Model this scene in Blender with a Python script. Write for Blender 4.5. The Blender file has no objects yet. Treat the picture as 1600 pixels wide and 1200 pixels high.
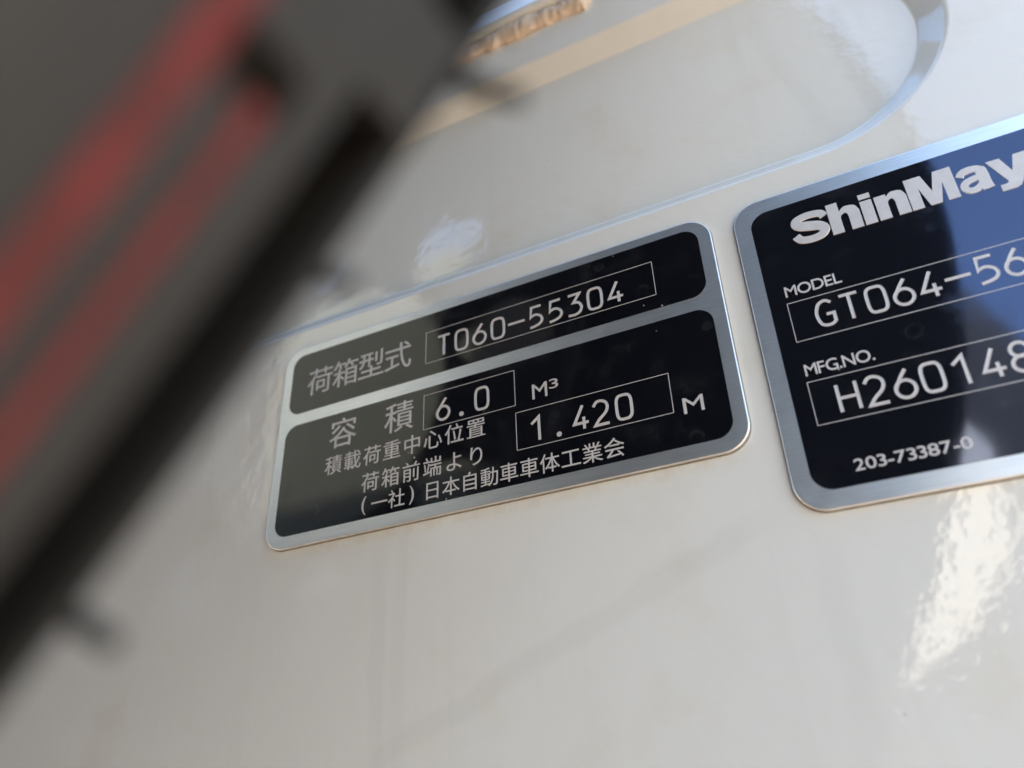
import bpy, bmesh, math, random
from mathutils import Vector, Matrix
random.seed(7)
MM = 0.001
S = bpy.context.scene
COL = S.collection

# ------------------------------------------------------------------ camera
cam_d = bpy.data.cameras.new('camera')
cam = bpy.data.objects.new('camera', cam_d); COL.objects.link(cam); S.camera = cam
right = Vector((0.89638735, 0.44198161, -0.03379312))
up = Vector((0.24883143, -0.4386336, 0.86352967))
fwd = Vector((-0.36684143, 0.78246586, 0.50316452))
M3 = Matrix((right, up, -fwd)).transposed().to_4x4()
M3.translation = Vector((0.12605507, -0.13409713, -0.11305202))
cam.matrix_world = M3
cam_d.sensor_width = 36.0
cam_d.lens = 1250.0/1600.0*36.0
cam_d.clip_start = 0.003; cam_d.clip_end = 500
cam_d.dof.use_dof = True
cam_d.dof.focus_distance = 0.160
cam_d.dof.aperture_fstop = cam_d.lens/2.3

# ------------------------------------------------------------------ daylight
SUN_EL = math.radians(52); SUN_AZ = math.radians(36)      # azimuth from +Y (behind the panel) towards +X
W = bpy.data.worlds.new('World'); S.world = W; W.use_nodes = True
nt = W.node_tree; bg = nt.nodes['Background']
sky = nt.nodes.new('ShaderNodeTexSky'); sky.sky_type = 'NISHITA'; sky.sun_disc = False
sky.sun_elevation = SUN_EL; sky.sun_rotation = SUN_AZ; sky.air_density = 1.0; sky.dust_density = 0.4; sky.ozone_density = 2.0
nt.links.new(sky.outputs[0], bg.inputs[0]); bg.inputs[1].default_value = 0.15
sd = bpy.data.lights.new('sun', 'SUN'); sd.energy = 4.6; sd.angle = math.radians(0.5); sd.color = (1.0, 0.95, 0.87)
sun = bpy.data.objects.new('sun', sd); COL.objects.link(sun)
sv = Vector((math.sin(SUN_AZ)*math.cos(SUN_EL), math.cos(SUN_AZ)*math.cos(SUN_EL), math.sin(SUN_EL)))
sun.rotation_euler = sv.to_track_quat('Z', 'Y').to_euler(); sun.location = sv*5
vs = S.view_settings
vs.view_transform = 'Standard'; vs.look = 'None'; vs.gamma = 1.0; vs.use_curve_mapping = False
vs.exposure = 2.52
vs.use_white_balance = True; vs.white_balance_temperature = 7300; vs.white_balance_tint = 8

# ------------------------------------------------------------------ materials
def mat(name):
    m = bpy.data.materials.new(name); m.use_nodes = True
    n = m.node_tree.nodes; return m, m.node_tree, n['Principled BSDF']
def node(nt, t, **kw):
    n = nt.nodes.new(t)
    for k, v in kw.items():
        if k.startswith('i_'):
            n.inputs[k[2:].replace('_', ' ')].default_value = v
        else: setattr(n, k, v)
    return n
def ramp(nt, src, a, b, c0, c1):
    r = nt.nodes.new('ShaderNodeValToRGB'); e = r.color_ramp.elements
    e[0].position = a; e[1].position = b; e[0].color = (*c0, 1); e[1].color = (*c1, 1)
    nt.links.new(src, r.inputs[0]); return r.outputs[0]
def mix(nt, fac, a, b):
    m = nt.nodes.new('ShaderNodeMix'); m.data_type = 'RGBA'
    for s, v in ((0, fac), (6, a), (7, b)):
        if hasattr(v, 'links'): nt.links.new(v, m.inputs[s])
        else: m.inputs[s].default_value = v if s == 0 else (*v, 1)
    return m.outputs[2]
def noise(nt, vec, scale, detail=3, rough=.55):
    n = nt.nodes.new('ShaderNodeTexNoise'); n.inputs['Scale'].default_value = scale
    n.inputs['Detail'].default_value = detail; n.inputs['Roughness'].default_value = rough
    nt.links.new(vec, n.inputs['Vector']); return n.outputs[0]
def math_n(nt, op, a, b=None):
    m = nt.nodes.new('ShaderNodeMath'); m.operation = op
    for i, v in enumerate((a, b)):
        if v is None: continue
        if hasattr(v, 'links'): nt.links.new(v, m.inputs[i])
        else: m.inputs[i].default_value = v
    return m.outputs[0]
def gcoord(nt): return nt.nodes.new('ShaderNodeNewGeometry').outputs['Position']
def bump(nt, h, strength, dist, bsdf):
    b = nt.nodes.new('ShaderNodeBump'); b.inputs['Strength'].default_value = strength; b.inputs['Distance'].default_value = dist
    nt.links.new(h, b.inputs['Height']); nt.links.new(b.outputs[0], bsdf.inputs['Normal']); return b
def soft(nt, v, a, b):
    m = nt.nodes.new('ShaderNodeMapRange'); m.interpolation_type = 'SMOOTHSTEP'
    m.inputs['From Min'].default_value = a; m.inputs['From Max'].default_value = b
    nt.links.new(v, m.inputs[0]); return m.outputs[0]

REFL_BANDS = [(30.5, -57, 34.5, -140, 2.6, .08), (110, -66, 25, -101, 3.0, .095), (117.4, -72, 117.8, -130, 3.0, .06), (144, 52, 150, 6, 4.0, .14), (128, 58, 139, 8, 3.0, .07)]
def make_paint():
    m, nt, b = mat('cream_paint')
    g = gcoord(nt)
    sep = nt.nodes.new('ShaderNodeSeparateXYZ'); nt.links.new(g, sep.inputs[0])
    X, Z = sep.outputs[0], sep.outputs[2]
    base = mix(nt, noise(nt, g, 9, 4), (.735, .73, .685), (.765, .76, .715))
    # yellowed film of grime, cloudy
    gr = soft(nt, noise(nt, g, 38, 5, .6), .52, .75)
    base = mix(nt, math_n(nt, 'MULTIPLY', gr, .36), base, (.66, .60, .47))
    # faint run marks straight down
    mp = node(nt, 'ShaderNodeMapping'); mp.inputs['Scale'].default_value = (150, 1, 4); nt.links.new(g, mp.inputs[0])
    st = soft(nt, noise(nt, mp.outputs[0], 1, 2), .60, .78)
    base = mix(nt, math_n(nt, 'MULTIPLY', st, .11), base, (.52, .50, .45))
    # tan grime where rain dries under the plates
    def band(v, c, w): return math_n(nt, 'SUBTRACT', 1.0, soft(nt, math_n(nt, 'ABSOLUTE', math_n(nt, 'SUBTRACT', v, c)), w*.25, w))
    lim = math_n(nt, 'MULTIPLY', soft(nt, X, .0, .02), math_n(nt, 'SUBTRACT', 1.0, soft(nt, X, .104, .112)))
    tan = math_n(nt, 'MULTIPLY', math_n(nt, 'MULTIPLY', band(Z, -.0543, .0022), lim), soft(nt, noise(nt, g, 260, 4, .7), .36, .62))
    base = mix(nt, math_n(nt, 'MULTIPLY', tan, .16), base, (.50, .37, .22))
    # reflections painted into the colour as dark bands: down, slanting, and inside the recess
    def refl_band(x0, z0, x1, z1, w, k, base):
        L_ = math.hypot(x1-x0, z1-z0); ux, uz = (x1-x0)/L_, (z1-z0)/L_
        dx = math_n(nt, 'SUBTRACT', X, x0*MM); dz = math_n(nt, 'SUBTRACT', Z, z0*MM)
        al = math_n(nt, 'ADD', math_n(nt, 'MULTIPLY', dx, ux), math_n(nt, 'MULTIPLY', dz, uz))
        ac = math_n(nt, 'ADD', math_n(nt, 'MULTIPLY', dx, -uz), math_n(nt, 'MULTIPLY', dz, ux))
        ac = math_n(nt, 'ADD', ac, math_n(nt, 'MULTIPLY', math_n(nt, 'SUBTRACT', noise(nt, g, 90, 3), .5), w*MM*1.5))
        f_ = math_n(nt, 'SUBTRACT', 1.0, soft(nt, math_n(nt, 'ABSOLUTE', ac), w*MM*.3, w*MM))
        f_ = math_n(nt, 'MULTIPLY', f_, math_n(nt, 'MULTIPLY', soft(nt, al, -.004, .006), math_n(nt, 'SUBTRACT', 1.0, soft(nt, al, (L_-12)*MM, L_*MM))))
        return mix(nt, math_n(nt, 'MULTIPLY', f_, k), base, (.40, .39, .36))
    for q in REFL_BANDS: base = refl_band(*q, base)
    # small specks
    sp = nt.nodes.new('ShaderNodeTexVoronoi'); sp.inputs['Scale'].default_value = 55; nt.links.new(g, sp.inputs['Vector'])
    spk = math_n(nt, 'SUBTRACT', 1.0, soft(nt, sp.outputs['Distance'], .006, .015))
    base = mix(nt, math_n(nt, 'MULTIPLY', spk, .55), base, (.30, .26, .2))
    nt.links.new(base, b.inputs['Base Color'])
    rg = math_n(nt, 'ADD', math_n(nt, 'MULTIPLY', noise(nt, g, 30, 4), .05), .02)
    nt.links.new(rg, b.inputs['Roughness'])
    b.inputs['IOR'].default_value = 1.5
    h = math_n(nt, 'ADD', noise(nt, g, 260, 2), math_n(nt, 'MULTIPLY', noise(nt, g, 60, 2), 1.2))
    bump(nt, h, .17, .0006, b)
    b.inputs['Coat Weight'].default_value = .7; b.inputs['Coat Roughness'].default_value = .02; b.inputs['Coat IOR'].default_value = 1.5
    return m
def make_alu():
    m, nt, b = mat('satin_aluminium')
    g = gcoord(nt)
    b.inputs['Metallic'].default_value = 1.0
    mp = node(nt, 'ShaderNodeMapping'); mp.inputs['Scale'].default_value = (120, 1, 2600); nt.links.new(g, mp.inputs[0])
    br = noise(nt, mp.outputs[0], 1, 3)
    nt.links.new(mix(nt, soft(nt, br, .25, .75), (.85, .837, .815), (.96, .945, .92)), b.inputs['Base Color'])
    nt.links.new(math_n(nt, 'ADD', math_n(nt, 'MULTIPLY', noise(nt, g, 420, 4), .08), .36), b.inputs['Roughness'])
    bump(nt, br, .14, .0001, b)
    return m
def make_black(ior, tint=(1, 1, 1)):
    m, nt, b = mat('black_print')
    g = gcoord(nt)
    film = soft(nt, noise(nt, g, 120, 5, .65), .50, .78)
    c = mix(nt, math_n(nt, 'MULTIPLY', film, .6), (.0045, .0050, .0075), (.020, .021, .024))
    wv = nt.nodes.new('ShaderNodeTexVoronoi'); wv.inputs['Scale'].default_value = 130; nt.links.new(g, wv.inputs['Vector'])
    wr = math_n(nt, 'MULTIPLY', math_n(nt, 'MULTIPLY', soft(nt, wv.outputs['Distance'], .10, .17), math_n(nt, 'SUBTRACT', 1.0, soft(nt, wv.outputs['Distance'], .18, .24))), soft(nt, noise(nt, g, 60, 2), .52, .6))
    c = mix(nt, math_n(nt, 'MULTIPLY', wr, .2), c, (.05, .05, .05))
    sp = nt.nodes.new('ShaderNodeTexVoronoi'); sp.inputs['Scale'].default_value = 210; nt.links.new(g, sp.inputs['Vector'])
    spk = math_n(nt, 'MULTIPLY', math_n(nt, 'SUBTRACT', 1.0, soft(nt, sp.outputs['Distance'], .03, .06)), soft(nt, noise(nt, g, 90, 1), .55, .6))
    c = mix(nt, spk, c, (.35, .33, .3))
    nt.links.new(c, b.inputs['Base Color'])
    nt.links.new(math_n(nt, 'ADD', math_n(nt, 'MULTIPLY', film, .10), .06), b.inputs['Roughness'])
    b.inputs['IOR'].default_value = ior; b.inputs['Specular Tint'].default_value = (*tint, 1)
    bump(nt, noise(nt, g, 80, 2), .04, .0005, b)
    return m
def make_letter():
    m, nt, b = mat('etched_metal')
    g = gcoord(nt)
    b.inputs['Metallic'].default_value = .35
    nt.links.new(mix(nt, noise(nt, g, 500, 4, .7), (.56, .53, .505), (.76, .72, .69)), b.inputs['Base Color'])
    b.inputs['Roughness'].default_value = .55
    return m
def make_rubber():
    m, nt, b = mat('tyre_rubber')
    g = gcoord(nt)
    nt.links.new(mix(nt, noise(nt, g, 150, 4), (.0125, .0122, .0115), (.0225, .0216, .0205)), b.inputs['Base Color'])
    b.inputs['Roughness'].default_value = .62
    bump(nt, noise(nt, g, 1200, 3), .3, .0002, b)
    return m
def make_red():
    m, nt, b = mat('red_marking_paint')
    g = gcoord(nt)
    nt.links.new(mix(nt, soft(nt, noise(nt, g, 260, 4), .25, .75), (.070, .0155, .015), (.150, .019, .018)), b.inputs['Base Color'])
    b.inputs['Specular IOR Level'].default_value = .3
    b.inputs['Roughness'].default_value = .6
    return m
def make_rust():
    m, nt, b = mat('tan_sealant')
    g = gcoord(nt)
    nt.links.new(mix(nt, noise(nt, g, 160, 4), (.58, .44, .32), (.74, .60, .47)), b.inputs['Base Color'])
    b.inputs['Roughness'].default_value = .5
    return m
def make_ground():
    m, nt, b = mat('sandy_yard')
    g = gcoord(nt)
    nt.links.new(mix(nt, noise(nt, g, 3, 6), (.23, .170, .128), (.32, .248, .193)), b.inputs['Base Color'])
    b.inputs['Roughness'].default_value = .9
    bump(nt, noise(nt, g, 40, 5), .5, .02, b)
    return m
PAINT, ALU, BLACK, LETTER, RUBBER, RED, SEAL, GROUND = make_paint(), make_alu(), make_black(1.43), make_letter(), make_rubber(), make_red(), make_rust(), make_ground()

def make_glue():
    m, nt, b = mat('dirty_adhesive')
    g = gcoord(nt)
    nt.links.new(mix(nt, noise(nt, g, 420, 4), (.06, .054, .048), (.34, .31, .265)), b.inputs['Base Color'])
    b.inputs['Roughness'].default_value = .8
    return m
GLUE = make_glue()
BLACK_GLOSS = make_black(2.1, (.55, .66, 1.0))

# ------------------------------------------------------------------ helpers
def link(name, me, m=None, parent=None, smooth=False):
    if m and not me.materials: me.materials.append(m)
    if smooth:
        for p in me.polygons: p.use_smooth = True
    o = bpy.data.objects.new(name, me); COL.objects.link(o)
    if parent: o.parent = parent
    return o
def from_bm(name, bm, m, parent=None, smooth=False):
    bmesh.ops.recalc_face_normals(bm, faces=bm.faces)
    me = bpy.data.meshes.new(name); bm.to_mesh(me); bm.free()
    return link(name, me, m, parent, smooth)
def tag(o, label, cat, group=None, kind=None):
    if label: o['label'] = label
    if cat: o['category'] = cat
    if group: o['group'] = group
    if kind: o['kind'] = kind
    return o
def empty(name, loc=(0, 0, 0)):
    e = bpy.data.objects.new(name, None); e.empty_display_size = .01; COL.objects.link(e); e.location = loc; return e
def rrect(x0, x1, z0, z1, r, n=12):
    pts = []
    for cx, cz, a0 in ((x1-r, z1-r, 0), (x0+r, z1-r, 90), (x0+r, z0+r, 180), (x1-r, z0+r, 270)):
        for i in range(n+1):
            a = math.radians(a0+90*i/n); pts.append((cx+r*math.cos(a), cz+r*math.sin(a)))
    return pts
def slab(bm, pts, y_back, y_front, chamfer=0.0):
    """prism from an outline (mm, seen from -Y), front edge optionally rounded"""
    n = len(pts)
    def ring(p, y): return [bm.verts.new((x*MM, y*MM, z*MM)) for x, z in p]
    def inset(p, d):
        out = []
        for i in range(n):
            a = Vector(p[i-1]); b = Vector(p[i]); c = Vector(p[(i+1) % n])
            t = (c-a); t = t.normalized() if t.length > 1e-9 else Vector((1, 0))
            out.append((b.x-t.y*d, b.y+t.x*d))
        return out
    rings = [ring(pts, y_back)]
    if chamfer:
        rings.append(ring(pts, y_front+chamfer))
        for k in (1, 2, 3):
            a = math.pi/2*k/3
            rings.append(ring(inset(pts, chamfer*(1-math.cos(a))), y_front+chamfer*(1-math.sin(a))))
    else: rings.append(ring(pts, y_front))
    for a, b in zip(rings, rings[1:]):
        for i in range(n):
            bm.faces.new((a[i], a[(i+1) % n], b[(i+1) % n], b[i]))
    bm.faces.new(rings[-1]); bm.faces.new(rings[0][::-1])
    return bm
# --- lettering built in a local frame: x right, y up (mm) -> world x, z ; height towards -Y
_gc = {}
def glyph_mesh(ch, off=0.0):
    if (ch, off) in _gc: return _gc[ch, off]
    cu = bpy.data.curves.new('glyph', 'FONT'); cu.body = ch; cu.size = 1.0; cu.resolution_u = 6; cu.offset = off
    o = bpy.data.objects.new('glyph', cu); COL.objects.link(o)
    bpy.context.view_layer.update()
    me = bpy.data.meshes.new_from_object(o.evaluated_get(bpy.context.evaluated_depsgraph_get()))
    v = [(p.co.x, p.co.y) for p in me.vertices]; f = [tuple(p.vertices) for p in me.polygons]
    bpy.data.objects.remove(o); bpy.data.curves.remove(cu); bpy.data.meshes.remove(me)
    _gc[ch, off] = (v, f); return v, f
def add_flat(bm, v2, faces, y0, y1):
    """flat 2-D faces (mm) raised from y0 to y1"""
    b2 = bmesh.new(); vs_ = [b2.verts.new((x*MM, y1*MM, z*MM)) for x, z in v2]
    for f in faces:
        try: b2.faces.new([vs_[i] for i in f])
        except ValueError: pass
    bmesh.ops.remove_doubles(b2, verts=b2.verts, dist=1e-7)
    edges = [e for e in b2.edges if len(e.link_faces) == 1]
    r = bmesh.ops.extrude_edge_only(b2, edges=edges)
    for g in r['geom']:
        if isinstance(g, bmesh.types.BMVert): g.co.y = y0*MM
    bmesh.ops.recalc_face_normals(b2, faces=b2.faces)
    t = bpy.data.meshes.new('t'); b2.to_mesh(t); b2.free(); bm.from_mesh(t); bpy.data.meshes.remove(t)
def put_text(bm, s, x0, x1, z0, z1, y0, y1, track=0.0, off=.007):
    """latin line fitted to an ink box"""
    V, F, pen = [], [], 0
    for ch in s:
        v, f = glyph_mesh(ch, off)
        a = min(p[0] for p in v); b = max(p[0] for p in v); o = len(V)
        V += [(p[0]-a+pen, p[1]) for p in v]; F += [tuple(i+o for i in q) for q in f]
        pen += (b-a)+.075+track
    xa, xb = min(p[0] for p in V), max(p[0] for p in V); za, zb = min(p[1] for p in V), max(p[1] for p in V)
    V = [(x0+(x-xa)/(xb-xa)*(x1-x0), z0+(z-za)/(zb-za)*(z1-z0)) for x, z in V]
    add_flat(bm, V, F, y0, y1)
def put_kanji(bm, ch, cx, cz, em, y0, y1, sx=1.0, fit=None):
    v, f = glyph_mesh(ch)
    xa, xb = min(p[0] for p in v), max(p[0] for p in v); za, zb = min(p[1] for p in v), max(p[1] for p in v)
    mx = (xa+xb)/2; mz = EMC
    if fit: mz = (za+zb)/2
    add_flat(bm, [(cx+(x-mx)*em*sx, cz+(z-mz)*em) for x, z in v], f, y0, y1)
v, f = glyph_mesh('国'); EMC = (min(p[1] for p in v)+max(p[1] for p in v))/2; EMH = max(p[1] for p in v)-min(p[1] for p in v)

def catmull(p, n=8, closed=False):
    out = []; m = len(p)
    rng = range(m if closed else m-1)
    for i in rng:
        P = [Vector(p[(i+k-1) % m] if closed else p[min(max(i+k-1, 0), m-1)]) for k in range(4)]
        for j in range(n):
            t = j/n
            out.append(0.5*((2*P[1])+(P[2]-P[0])*t+(2*P[0]-5*P[1]+4*P[2]-P[3])*t*t+(3*P[1]-P[0]-3*P[2]+P[3])*t**3))
    if not closed: out.append(Vector(p[-1]))
    return out
def ell(cx, cy, rx, ry, a0, a1, n=20, e=1.0):
    o = []
    for i in range(n+1):
        a = math.radians(a0+(a1-a0)*i/n); c, s = math.cos(a), math.sin(a)
        o.append(Vector((cx+rx*math.copysign(abs(c)**e, c), cy+ry*math.copysign(abs(s)**e, s))))
    return o
def stroke(bm, pts, w, y0, y1, closed=False, valley=0.0):
    """flat-topped ribbon with bevelled flanks along a 2-D path"""
    pts = [Vector(p) for p in pts]; n = len(pts); L = []
    for i in range(n):
        a = pts[i-1] if (i or closed) else pts[i]; c = pts[(i+1) % n] if (i < n-1 or closed) else pts[i]
        d1 = (pts[i]-a); d2 = (c-pts[i])
        d1 = d1.normalized() if d1.length > 1e-9 else d2.normalized(); d2 = d2.normalized() if d2.length > 1e-9 else d1
        t = d1+d2
        t = t.normalized() if t.length > 1e-6 else d1
        k = 1/max(.45, t.dot(d1)); ww = w[i] if isinstance(w, (list, tuple)) else w
        L.append((Vector((-t.y, t.x))*k*ww/2, pts[i]))
    def q(p, y): return bm.verts.new((p.x*MM, y*MM, p.y*MM))
    R = [[q(p-nrm, y0), q(p-nrm*.86, y1), q(p, y1+valley), q(p+nrm*.86, y1), q(p+nrm, y0)] for nrm, p in L]
    for i in range(n if closed else n-1):
        a, b = R[i], R[(i+1) % n]
        for k in range(4): bm.faces.new((a[k], a[k+1], b[k+1], b[k]))
    if not closed:
        bm.faces.new(R[0]); bm.faces.new(R[-1][::-1])
# engraver's single-line alphabet, unit cell 1 x 1
V2 = Vector
def eng(ch):
    if ch == '0': return [(ell(.5, .5, .5, .5, 90, 450, 40, .55)[:-1], True)]
    if ch == '6': return [(catmull([(.72, 1), (.46, .80), (.22, .58), (.06, .42), (.01, .33)], 6), False), (ell(.5, .31, .5, .31, 90, 450, 36)[:-1], True)]
    if ch == '5': return [([V2((.95, 1)), V2((.2, 1)), V2((.12, .53))]+catmull([(.14, .545), (.5, .60), (.86, .50), (1, .31), (.86, .13), (.5, .04), (.06, -.0)], 6), False)]
    if ch == '3': return [([V2((.05, 1)), V2((.90, 1)), V2((.42, .60))]+catmull([(.44, .60), (.80, .55), (1, .33), (.86, .09), (.5, 0), (.0, .02)], 6), False)]
    if ch == '4': return [([V2((.66, 1)), V2((.02, .26)), V2((1.02, .26))], False), ([V2((.70, .50)), V2((.70, 0))], False)]
    if ch == '2': return [(catmull([(.0, .80), (.20, .96), (.5, 1), (.84, .90), (.95, .70), (.80, .47), (.35, .23), (.05, .0)], 6)+[V2((1.0, 0))], False)]
    if ch == '1': return [([V2((.05, .74)), V2((.60, 1)), V2((.60, 0))], False)]
    if ch == 'T': return [([V2((0, 1)), V2((1, 1))], False), ([V2((.5, .96)), V2((.5, 0))], False)]
    if ch == 'H': return [([V2((0, 1)), V2((0, 0))], False), ([V2((1, 1)), V2((1, 0))], False), ([V2((.05, .5)), V2((.95, .5))], False)]
    if ch == 'G': return [(catmull([(.93, .88), (.62, 1), (.25, .92), (.04, .65), (.02, .38), (.18, .09), (.5, 0), (.80, .03), (.97, .12)], 6)+[V2((.97, .44)), V2((.55, .44))], False)]
    if ch == '8': return [(ell(.5, .76, .40, .24, 0, 360, 28)[:-1], True), (ell(.5, .27, .5, .27, 0, 360, 28)[:-1], True)]
    if ch == '-': return [([V2((-.16, .5)), V2((1.16, .5))], False)]
def engrave(bm, s, cx0, pitch, zb, w=3.05, h=5.25, sw=.62, y0=0, y1=0):
    k = 0
    for i, ch in enumerate(s):
        cx = cx0[i] if isinstance(cx0, (list, tuple)) else cx0+pitch*i
        if ch == '.':
            bm2 = ell(cx, zb+.15, .55, .55, 0, 360, 20)[:-1]
            add_flat(bm, [(p.x, p.y) for p in bm2], [tuple(range(20))], y0, y1); continue
        for path, closed in eng(ch):
            k += 1
            stroke(bm, [(cx+(p.x-.5)*w, zb+p.y*h) for p in path], sw, y0, y1-.004*(k % 3), closed, .035)
def outline_box(bm, x0, x1, z0, z1, y0, y1, w=.14):
    for a, b in (((x0, z1), (x1, z1)), ((x0, z0), (x1, z0))): stroke(bm, [a, b], w, y0, y1)
    for a, b in (((x0, z0), (x0, z1)), ((x1, z0), (x1, z1))): stroke(bm, [a, b], w, y0, y1-.004)

# ------------------------------------------------------------------ setting: the yard
bm = bmesh.new(); bmesh.ops.create_grid(bm, x_segments=2, y_segments=2, size=150)
gr = from_bm('ground', bm, GROUND); gr.location = (0, 0, -1.05); gr['kind'] = 'structure'

# ------------------------------------------------------------------ cream body panel with a pressed recess
panel = tag(empty('truck_body_panel'), 'glossy cream painted steel panel with a pressed rounded recess behind the plates', 'panel')
def stadium(xl, xr, zc, r, n=40):
    p = [(xr+r*math.cos(a), zc+r*math.sin(a)) for a in [math.radians(-90+180*i/n) for i in range(n+1)]]
    p += [(xl+r*math.cos(a), zc+r*math.sin(a)) for a in [math.radians(90+180*i/n) for i in range(n+1)]]
    return p
XR, XL, ZC, RO = 133.0, -330.0, 39.2, 32.4
DEP, RUN = 4.3, 5.3
prof = []                                           # (inset, depth) with rounded shoulders
ang = math.atan2(DEP, RUN); fo, fi = 2.0, 1.0
to, ti = fo*math.tan(ang/2), fi*math.tan(ang/2)
for i in range(7):
    a = ang*i/6; prof.append((-to+fo*math.sin(a), fo*(1-math.cos(a))))
for i in range(11):
    a = ang*(1-i/10); prof.append((RUN+ti-fi*math.sin(a), DEP-fi*(1-math.cos(a))))
bm = bmesh.new(); rings = []
for s_, d_ in prof: rings.append([bm.verts.new((x*MM, d_*MM, z*MM)) for x, z in stadium(XL, XR, ZC, RO-s_)])
N = len(rings[0])
for a, b in zip(rings, rings[1:]):
    for i in range(N): bm.faces.new((a[i], a[(i+1) % N], b[(i+1) % N], b[i]))
bm.faces.new(rings[-1])
for f_ in bm.faces: f_.smooth = len(f_.verts) == 4
X0, X1, Z0, Z1 = -900, 560, -700, 1500
# flat sheet: four fans from the recess outline to the rectangle
outer = rings[0]
rect = [bm.verts.new((x*MM, 0, z*MM)) for x, z in ((X0, Z0), (X1, Z0), (X1, Z1), (X0, Z1))]
h = N//2
seq = [(rect[1], outer[0:h//2+1]), (rect[2], outer[h//2:h]), (rect[3], outer[h:h+h//2+1]), (rect[0], outer[h+h//2:])]
for cnr, vs_ in seq:
    for a, b in zip(vs_, vs_[1:]): bm.faces.new((cnr, b, a))
bm.faces.new((rect[1], rect[2], outer[h//2]))
bm.faces.new((rect[2], rect[3], outer[h], outer[h-1]))
bm.faces.new((rect[3], rect[0], outer[h+h//2]))
bm.faces.new((rect[0], rect[1], outer[0], outer[-1]))
back = [bm.verts.new((v_.co.x, .03, v_.co.z)) for v_ in rect]
for i in range(4): bm.faces.new((rect[i], rect[(i+1) % 4], back[(i+1) % 4], back[i]))
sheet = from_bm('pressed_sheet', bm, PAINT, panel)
# rolled rail above the recess, its underside sealed
bm = bmesh.new()
pr = [(0.5, 89.4), (-1.5, 89.6), (-2.6, 90.2), (-3.0, 91.2), (-2.95, 92.2), (-1.2, 100.6), (0.2, 101.0), (-1.0, 101.6), (-.6, 140), (.5, 141)]
cs = [[bm.verts.new((x*MM, y*MM, z*MM)) for y, z in pr] for x in (-640, 300)]
for i in range(len(pr)-1): bm.faces.new((cs[0][i], cs[0][i+1], cs[1][i+1], cs[1][i]))
bm.faces.new(cs[0]); bm.faces.new(cs[1][::-1])
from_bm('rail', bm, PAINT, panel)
from mathutils import noise as mnoise
bm = bmesh.new(); n = 90; rows_ = []
for i in range(n):
    x = 46+46*i/(n-1); e_ = min(1, i/5, (n-1-i)/5)**.5
    ring = []
    for k in range(16):
        a = 2*math.pi*k/16
        w_ = 1+.55*mnoise.noise((x*.23, math.cos(a)*.7, math.sin(a)*.7+3))+.25*mnoise.noise((x*.9, math.cos(a), math.sin(a)))
        ring.append(bm.verts.new((x*MM, (-.6+1.7*w_*e_*math.sin(a))*MM, (86.8+3.0*w_*e_*math.cos(a))*MM)))
    rows_.append(ring)
for p, q in zip(rows_, rows_[1:]):
    for k in range(16): bm.faces.new((p[k], p[(k+1) % 16], q[(k+1) % 16], q[k]))
bm.faces.new(rows_[0]); bm.faces.new(rows_[-1][::-1])
sl = from_bm('sealant_bead', bm, SEAL, panel, True)

# ------------------------------------------------------------------ plate with the capacity data
PT = -0.9            # front of a plate, mm
YF = PT-.03          # face of a black field
YL = YF-.07          # face of the lettering
def plate(name, label, x0, x1, z0, z1, r):
    p = tag(empty(name, ((x0+x1)/2*MM, 0, z0*MM)), label, 'nameplate')
    bm = bmesh.new(); slab(bm, rrect(x0, x1, z0, z1, r), 0.0, PT, .22)
    o = from_bm('metal_plate', bm, ALU, p); o.location = -p.location
    bm = bmesh.new(); slab(bm, rrect(x0-.16, x1+.16, z0-.2, z1+.12, r+.1), .05, -.16)
    o = from_bm('adhesive_backing', bm, GLUE, p); o.location = -p.location
    return p
def part(name, bm, m, p, label=None, smooth=False):
    o = from_bm(name, bm, m, p, smooth); o.location = -p.location
    if label: o['label'] = label
    return o
A = plate('nameplate', 'black and silver plate split in two fields, with Japanese capacity text and 1.420', 0, 110, -53.4, 0, 5.2)
for z0, z1, rl in ((-19.2, -2.2, 'upper black field'), (-50.5, -22.3, 'lower black field')):
    bm = bmesh.new(); slab(bm, rrect(2.5, 107.3, z0, z1, 3.4), PT+.05, YF); part('black_field', bm, BLACK, A, rl)
def line(p, name, fn, label=None):
    bm = bmesh.new(); fn(bm); return part(name, bm, LETTER, p, label)
K = lambda bm, s, xs, cz, em, sx=1.0: [put_kanji(bm, ch, x, cz, em, YF+.02, YL, sx) for ch, x in zip(s, xs)]
def lin(a, b, n): return [a+(b-a)*i/(n-1) for i in range(n)]
line(A, 'lettering', lambda b: K(b, '荷箱型式', lin(11.4, 34.2, 4), -11.5, 8.0), 'heading 荷箱型式')
line(A, 'lettering', lambda b: K(b, '容積', (19.8, 35.2), -27.9, 8.1), 'heading 容積')
line(A, 'lettering', lambda b: K(b, '積載荷重中心位置', lin(17.8, 54.8, 8), -35.75, 4.95), 'small line 積載荷重中心位置')
line(A, 'lettering', lambda b: K(b, '荷箱前端より', lin(28.3, 54.8, 6), -42.2, 4.9), 'small line 荷箱前端より')
line(A, 'lettering', lambda b: (K(b, '一社', (31.0, 35.4), -47.55, 4.45), K(b, '日本自動車車体工業会', lin(44.3, 84.6, 10), -47.6, 4.45),
      put_kanji(b, '(', 27.0, -47.5, 4.6, YF+.02, YL, 1, True), put_kanji(b, ')', 39.2, -47.5, 4.6, YF+.02, YL, 1, True)), 'bottom line (一社)日本自動車車体工業会')
line(A, 'lettering', lambda b: (put_text(b, 'M', 68.2, 71.6, -32.5, -29.0, YF+.02, YL, 0, 0), put_text(b, '3', 72.1, 74.1, -31.1, -28.9, YF+.02, YL, 0, 0)), 'unit M3')
line(A, 'lettering', lambda b: put_text(b, 'M', 98.8, 102.7, -44.1, -40.8, YF+.02, YL, 0, 0), 'unit M')
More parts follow.
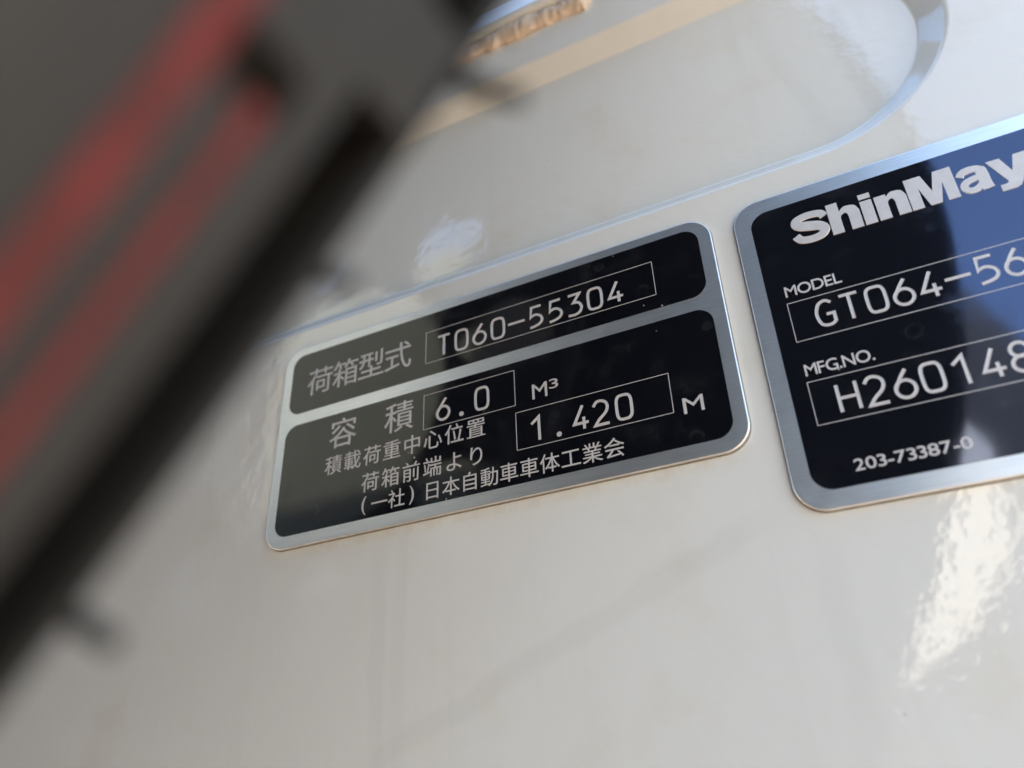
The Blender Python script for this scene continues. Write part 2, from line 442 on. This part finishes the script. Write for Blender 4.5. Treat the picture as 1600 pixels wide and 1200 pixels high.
line(A, 'stamped_number', lambda b: engrave(b, 'T060-55304', 46.7, 4.645, -14.75, y0=YF+.02, y1=YL), 'stamped T060-55304')
line(A, 'stamped_number', lambda b: engrave(b, '6.0', (46.7, 51.3, 56.3), 0, -31.45, y0=YF+.02, y1=YL), 'stamped 6.0')
line(A, 'stamped_number', lambda b: engrave(b, '1.420', (69.0, 73.6, 78.4, 82.7, 87.45), 0, -42.0, y0=YF+.02, y1=YL), 'stamped 1.420')
for a in ((41.9, 97.0, -15.8, -7.3), (41.7, 64.2, -32.8, -24.2), (64.2, 96.9, -43.2, -34.6)):
    line(A, 'value_frame', lambda b: outline_box(b, *a, YF+.02, YF-.03))

# ------------------------------------------------------------------ plate with the maker's name
B = plate('nameplate', "black and silver maker's plate with a heavy raised name and model and serial boxes", 114.7, 203.0, -67.2, -.6, 5.4)
bm = bmesh.new(); slab(bm, rrect(117.9, 199.8, -63.9, -4.0, 3.6), PT+.05, YF); part('black_field', bm, BLACK_GLOSS, B)
def shin(bm):
    y0, y1 = YF+.02, YL-.05
    zb, H = -14.55, 7.3
    cnt = [0]
    def P(pts, x, holes=None):
        cnt[0] += 1
        poly = [(x+px*H, zb+pz*H) for px, pz in pts]
        b2 = bmesh.new(); vs_ = [b2.verts.new((px, pz, 0)) for px, pz in poly]
        f_ = b2.faces.new(vs_); r_ = bmesh.ops.triangulate(b2, faces=[f_])
        b2.verts.index_update()
        fs = [tuple(v_.index for v_ in q.verts) for q in b2.faces]; vv = [(v_.co.x, v_.co.y) for v_ in b2.verts]; b2.free()
        add_flat(bm, vv, fs, y0, y1-.004*(cnt[0] % 3))
    def arch(x0, w, sw, top, stem):
        r = [(0, 0), (0, stem), (sw, stem), (sw, top-.12)]
        r += [(p.x, p.y) for p in catmull([(sw, top-.12), (sw+.08, top-.035), (w*.62, top), (w*.88, top-.05), (w, top-.24)], 6)[1:]]
        r += [(w, 0), (w-sw, 0)]
        r += [(p.x, p.y) for p in catmull([(w-sw, top-.33), (w-sw-.025, top-.235), (w*.5, top-.21), (sw+.02, top-.26), (sw, top-.36)], 6)]
        return r+[(sw, 0)]
    sw = .285
    s = [V2(p) for p in ((.90, .70), (.80, .84), (.48, .885), (.20, .82), (.15, .70), (.24, .60), (.48, .53), (.72, .45), (.84, .31), (.74, .15), (.48, .10), (.20, .15), (.08, .31))]
    pth = catmull([(p.x*.96, p.y) for p in s], 6); n = len(pth)
    wd = [(.235+.085*math.exp(-((i/(n-1)-.5)/.16)**2))*H for i in range(n)]
    stroke(bm, [(125.1+p.x*H, zb+p.y*H) for p in pth], wd, y0, y1)
    P(arch(0, .76, sw, .80, 1.0), 132.1)
    P([(0, 0), (0, .77), (sw, .77), (sw, 0)], 138.0); P([(0, .84), (0, 1.0), (sw, 1.0), (sw, .84)], 138.0)
    P(arch(0, .74, sw, .80, .77), 140.5)
    w = 1.09
    P([(0, 0), (0, 1), (.40, 1), (w/2, .42), (w-.40, 1), (w, 1), (w, 0), (w-.27, 0), (w-.27, .62), (w/2+.13, 0), (w/2-.13, 0), (.27, .62), (.27, 0)], 146.1)
    def a_letter(x):
        stroke(bm, [(x+p.x*H, zb+p.y*H) for p in catmull([(.09, .56), (.18, .68), (.38, .715), (.54, .66), (.575, .5), (.575, .20), (.60, .0)], 6)], [.2*H]*7+[.22*H]*12+[.27*H]*18, y0, y1)
        stroke(bm, [(x+p.x*H, zb+p.y*H) for p in catmull([(.52, .43), (.32, .405), (.16, .34), (.115, .21), (.20, .09), (.34, .085), (.47, .16), (.54, .26)], 6)], .19*H, y0, y1-.004)
    a_letter(154.2)
    P([(0, .77), (.30, .77), (.46, .30), (.60, .77), (.89, .77), (.60, -.03), (.52, -.17), (.40, -.225), (.10, -.225), (.10, -.03), (.24, -.03), (.30, .02)], 159.5)
    P([(0, .77), (.28, .77), (.36, .30), (.46, .77), (.70, .77), (.80, .30), (.88, .77), (1.16, .77), (.94, 0), (.68, 0), (.58, .46), (.48, 0), (.22, 0)], 166.0)
    a_letter(174.6)
line(B, 'lettering', shin, 'heavy raised maker name')
line(B, 'lettering', lambda b: put_text(b, 'MODEL', 121.1, 131.2, -25.3, -22.9, YF+.02, YL, -.02), 'caption MODEL')
line(B, 'lettering', lambda b: put_text(b, 'MFG.NO.', 121.1, 132.7, -42.5, -40.1, YF+.02, YL, -.02), 'caption MFG.NO.')
line(B, 'lettering', lambda b: put_text(b, '203-73387-0', 124.9, 142.4, -61.6, -59.5, YF+.02, YL, -.02), 'small number 203-73387-0')
line(B, 'stamped_number', lambda b: engrave(b, 'GT064-56', 127.0, 4.36, -33.35, y0=YF+.02, y1=YL-.02), 'stamped GT064-56')
line(B, 'stamped_number', lambda b: engrave(b, 'H260148', (126.9, 131.35, 135.8, 140.1, 144.75, 148.95, 153.1), 0, -50.75, y0=YF+.02, y1=YL-.02), 'stamped H260148')
for a in ((121.0, 196.5, -35.2, -26.7), (121.0, 196.5, -52.2, -43.7)):
    line(B, 'value_frame', lambda b: outline_box(b, *a, YF+.02, YF-.03))

# ------------------------------------------------------------------ tyre standing close to the panel
R_T = 0.300; TC = Vector((-0.1262, 0, 0.0945))
YS = -0.1156                                       # plane of the groove beside the shoulder
tyre = tag(empty('tyre', (TC.x, YS-.07, TC.z)), 'dark grey rubber tyre with red painted lines on its tread, close beside the plates', 'tyre')
TS = .575                                          # pitch of the fine tread pattern beside the shoulder
def tread_y(y): return YS+(y+.102)*TS
def prof_pts():
    # (y, r, kind) from the panel side bead, round the tread, to the other bead; kind 1 = floor of a shoulder groove, 2 = main groove
    P = [(-.128, .176, 0), (-.112, .174, 0), (-.104, .180, 0), (-.098, .195, 0), (-.0925, .215, 0), (-.0905, .240, 0), (-.0915, .262, 0), (-.0930, .280, 0), (-.0943, .290, 0), (-.0955, .2955, 0), (-.0966, .2980, 0), (-.0976, .2988, 0)]
    P += [(-.0988, .2991, 0), (-.0991, .2988, 0), (-.0993, .268, 1), (-.1053, .268, 1), (-.1055, .2998, 0), (-.1057, .3002, 0)]
    for k in range(1, 13): P.append((-.1057-.0014*k, .3002+.00003*k, 0))
    for yc in (-.128, -.152, -.176, -.200):
        P += [(yc+.004, .3006, 0), (yc+.0036, .3002, 0), (yc+.003, .294, 2), (yc-.003, .294, 2), (yc-.0036, .3002, 0), (yc-.004, .3006, 0)]
    c = YS*2-.118                                     # mirror of the first shoulder
    P += [(-.215, .3012, 0), (-.219, .3000, 0), (-.2208, .2996, 0), (-.2222, .2984, 0), (-.2236, .2955, 0), (-.225, .290, 0), (-.2267, .280, 0), (-.2287, .262, 0), (-.2297, .240, 0), (-.2277, .215, 0), (-.222, .195, 0), (-.216, .180, 0), (-.208, .174, 0), (-.192, .176, 0)]
    def shift(y):
        if y > -.0955: return y-.0164
        if y < -.122: return y-.0051
        return tread_y(y)
    return [(shift(y), r-max(0, min(1, (-.122-y)/.08))*.008, kd) for y, r, kd in P]
PP = prof_pts()
view_a = math.atan2(-.0939-TC.z, .1078-TC.x)
angs = []; a = -180.0
while a < 180-1e-6:
    angs.append(math.radians(a)+view_a); a += .08 if -8 <= a < 8 else 1.0
bm = bmesh.new(); rows = []
bridge0 = None
for th in angs:
    dth = (th-view_a+math.pi) % (2*math.pi)-math.pi
    s_mm = dth*R_T*1000/TS                               # arc length from the middle of the view
    ph = (s_mm-13.5) % 62.0                           # a tie bar crosses the shoulder groove every 62 mm
    bridge = max(0, min(1, (5.5-abs(ph-5.5))/1.0)) if ph < 11 else 0
    row = []
    for y, r, kd in PP:
        rr = r
        if kd == 1: rr = r+(.2992-r)*bridge
        # short slots cut into the tread blocks
        if kd == 0 and -.1222 < y < -.1195 and 7.2 < (s_mm % 62.0) < 10.8: rr = r-.0020
        row.append(bm.verts.new((TC.x+rr*math.cos(th), y, TC.z+rr*math.sin(th))))
    rows.append(row)
for i in range(len(rows)):
    a_, b_ = rows[i], rows[(i+1) % len(rows)]
    for k in range(len(PP)-1): bm.faces.new((a_[k], a_[k+1], b_[k+1], b_[k]))
    bm.faces.new((a_[-1], a_[0], b_[0], b_[-1]))
body = from_bm('tread_and_sidewalls', bm, RUBBER, tyre); body.location = -tyre.location
def ring_line(ya, yb, label, gap=None):
    bm = bmesh.new(); n = 900
    R_ = []
    for i in range(n):
        th = 2*math.pi*i/n; r0 = .3002+.00003*(-.1177-(ya+yb)/2)/(.0014*TS)
        R_.append([bm.verts.new((TC.x+r*math.cos(th), y, TC.z+r*math.sin(th))) for y, r in ((ya, r0-.0006), (ya-.0001, r0+.00018), (yb+.0001, r0+.00022), (yb, r0-.0006))])
    for i in range(n):
        p, q = R_[i], R_[(i+1) % n]
        d_ = ((2*math.pi*i/n-view_a+math.pi) % (2*math.pi)-math.pi)*R_T*1000/TS
        if gap and gap[0] < d_ % 62 < gap[1]: continue
        for k in range(3): bm.faces.new((p[k], p[k+1], q[k+1], q[k]))
    o = from_bm('painted_line', bm, RED, tyre); o.location = -tyre.location; o['label'] = label
ring_line(-.1200, -.1210, 'narrow red line beside the shoulder', (7.0, 30.0))
ring_line(-.1226, -.1241, 'wider red line further up the tread')
nb = bmesh.new()
bmesh.ops.create_cone(nb, cap_ends=True, segments=10, radius1=.0011, radius2=.0008, depth=.009, matrix=Matrix.Translation((0, 0, .0035)))
nme = bpy.data.meshes.new('vent_nib'); nb.to_mesh(nme); nb.free(); nme.materials.append(RUBBER)
for p in nme.polygons: p.use_smooth = True
def nib(s_mm, tilt_s=0.0, tilt_y=0.0, y=-.1122, len_=1.0):
    th = view_a+s_mm*TS/300.0
    radial = Vector((math.cos(th), tilt_y, math.sin(th))); tang = Vector((-math.sin(th), 0, math.cos(th)))
    d = (radial+tang*tilt_s).normalized()
    o = bpy.data.objects.new('vent_nib', nme); COL.objects.link(o); o.parent = tyre
    o.rotation_mode = 'QUATERNION'; o.rotation_quaternion = d.to_track_quat('Z', 'Y')
    o.scale = (TS, TS, len_*TS)
    o.location = Vector((TC.x+.2955*math.cos(th), y, TC.z+.2955*math.sin(th)))-tyre.location
NIBS = [(23.2, -.12, 0, 1.4), (2.6, .12, 0, .9), (-28.7, .28, 0, 1.15)]
for s_, a, b, l_ in NIBS: nib(s_, a, b, len_=l_)
for k in range(2, 70): nib(k*45.0-29, random.uniform(-.3, .3), random.uniform(-.2, .2))

# ------------------------------------------------------------------ steel wheel inside the tyre
def make_steel(name, c, rough, metal=0.0):
    m, nt, b = mat(name); g = gcoord(nt)
    nt.links.new(mix(nt, noise(nt, g, 25, 4), tuple(x*.85 for x in c), c), b.inputs['Base Color'])
    b.inputs['Roughness'].default_value = rough; b.inputs['Metallic'].default_value = metal
    return m
STEEL = make_steel('dark_wheel_paint', (.10, .10, .095), .45)
PALE = make_steel('pale_reflector_paint', (.27, .285, .255), .4)
bm = bmesh.new(); n = 96
rim = [(-.106, .176), (-.104, .172), (-.110, .168), (-.118, .163), (-.160, .160), (-.200, .163), (-.207, .168), (-.212, .172), (-.214, .176), (-.205, .1735), (-.196, .170), (-.160, .168), (-.122, .170), (-.112, .1735)]
rr_ = []
for i in range(n):
    a = 2*math.pi*i/n; rr_.append([bm.verts.new((TC.x+r*math.cos(a), y, TC.z+r*math.sin(a))) for y, r in rim])
for i in range(n):
    p, q = rr_[i], rr_[(i+1) % n]
    for k in range(len(rim)): bm.faces.new((p[k], p[(k+1) % len(rim)], q[(k+1) % len(rim)], q[k]))
wo = from_bm('wheel_rim', bm, STEEL, tyre, True); wo.location = -tyre.location
# disc with eight oval hand holes
bm = bmesh.new(); NH = 8; seg = 24
inner, outer_, holes = [], [], []
def wp(r, a, y): return bm.verts.new((TC.x+r*math.cos(a), y, TC.z+r*math.sin(a)))
for side, yy in ((0, -.158), (1, -.163)):
    for h_ in range(NH):
        a0 = math.radians(50+360/NH*h_); ring = []; box = []
        for k in range(seg):
            t = 2*math.pi*k/seg
            ring.append(wp(.112+.025*math.cos(t)+.003*math.cos(3*t+1), a0+.022*math.sin(t)/.112, yy))
            c_, s_ = math.cos(t), math.sin(t); m_ = max(abs(c_), abs(s_))
            box.append(wp(.120+.041*c_/m_, a0+math.pi/NH*s_/m_, yy))
        holes.append((side, h_, ring, box))
        for k in range(seg): bm.faces.new((ring[k], ring[(k+1) % seg], box[(k+1) % seg], box[k]))
for h_ in range(NH):
    a_, b_ = holes[h_][2], holes[h_+NH][2]
    for k in range(seg): bm.faces.new((a_[k], a_[(k+1) % seg], b_[(k+1) % seg], b_[k]))
bmesh.ops.remove_doubles(bm, verts=bm.verts, dist=1e-5)
wo = from_bm('wheel_disc', bm, STEEL, tyre); wo.location = -tyre.location
# ------------------------------------------------------------------ cab behind the photographer, inferred from reflections, with pieces added to shape them
CAB = make_steel('cab_shade_charcoal', (.035, .036, .04), .4)  # dark colour stands in for shade on the wall
cab = tag(empty('truck_cab', (-.4, -.8, -1.05)), 'rear wall of the truck cab, charcoal in place of shade, facing the cream panel', 'cab')
bm = bmesh.new()
slab(bm, [(320, -1050), (440, 60), (320, 315), (232, 530), (200, 740), (-1700, 740), (-1700, -1050)][::-1], -850, -750)
o = from_bm('rear_wall', bm, CAB, cab); o.location = -cab.location
bm = bmesh.new(); slab(bm, rrect(-715, -350, 200, 735, 40), -749, -735)  # added pale board, placed to brighten the reflection in the plate border
o = from_bm('pale_reflector_board', bm, PALE, cab); o.location = -cab.location
CREAM = make_steel('sun_patch_cream', (.84, .82, .76), .35)  # for an added plate shaped as a sun patch on the wall
bm = bmesh.new()
k_ = 5.6
poly = [(140.5, -54), (145, -62), (143, -77), (134.5, -88), (124, -95), (132.5, -76), (137, -63)]
slab(bm, [(x+(x-126.05)*k_*.96, z+(z+113.05)*k_*.96) for x, z in poly][::-1], -745, -720)
o = from_bm('sun_patch_plate', bm, CREAM, cab); o.location = -cab.location
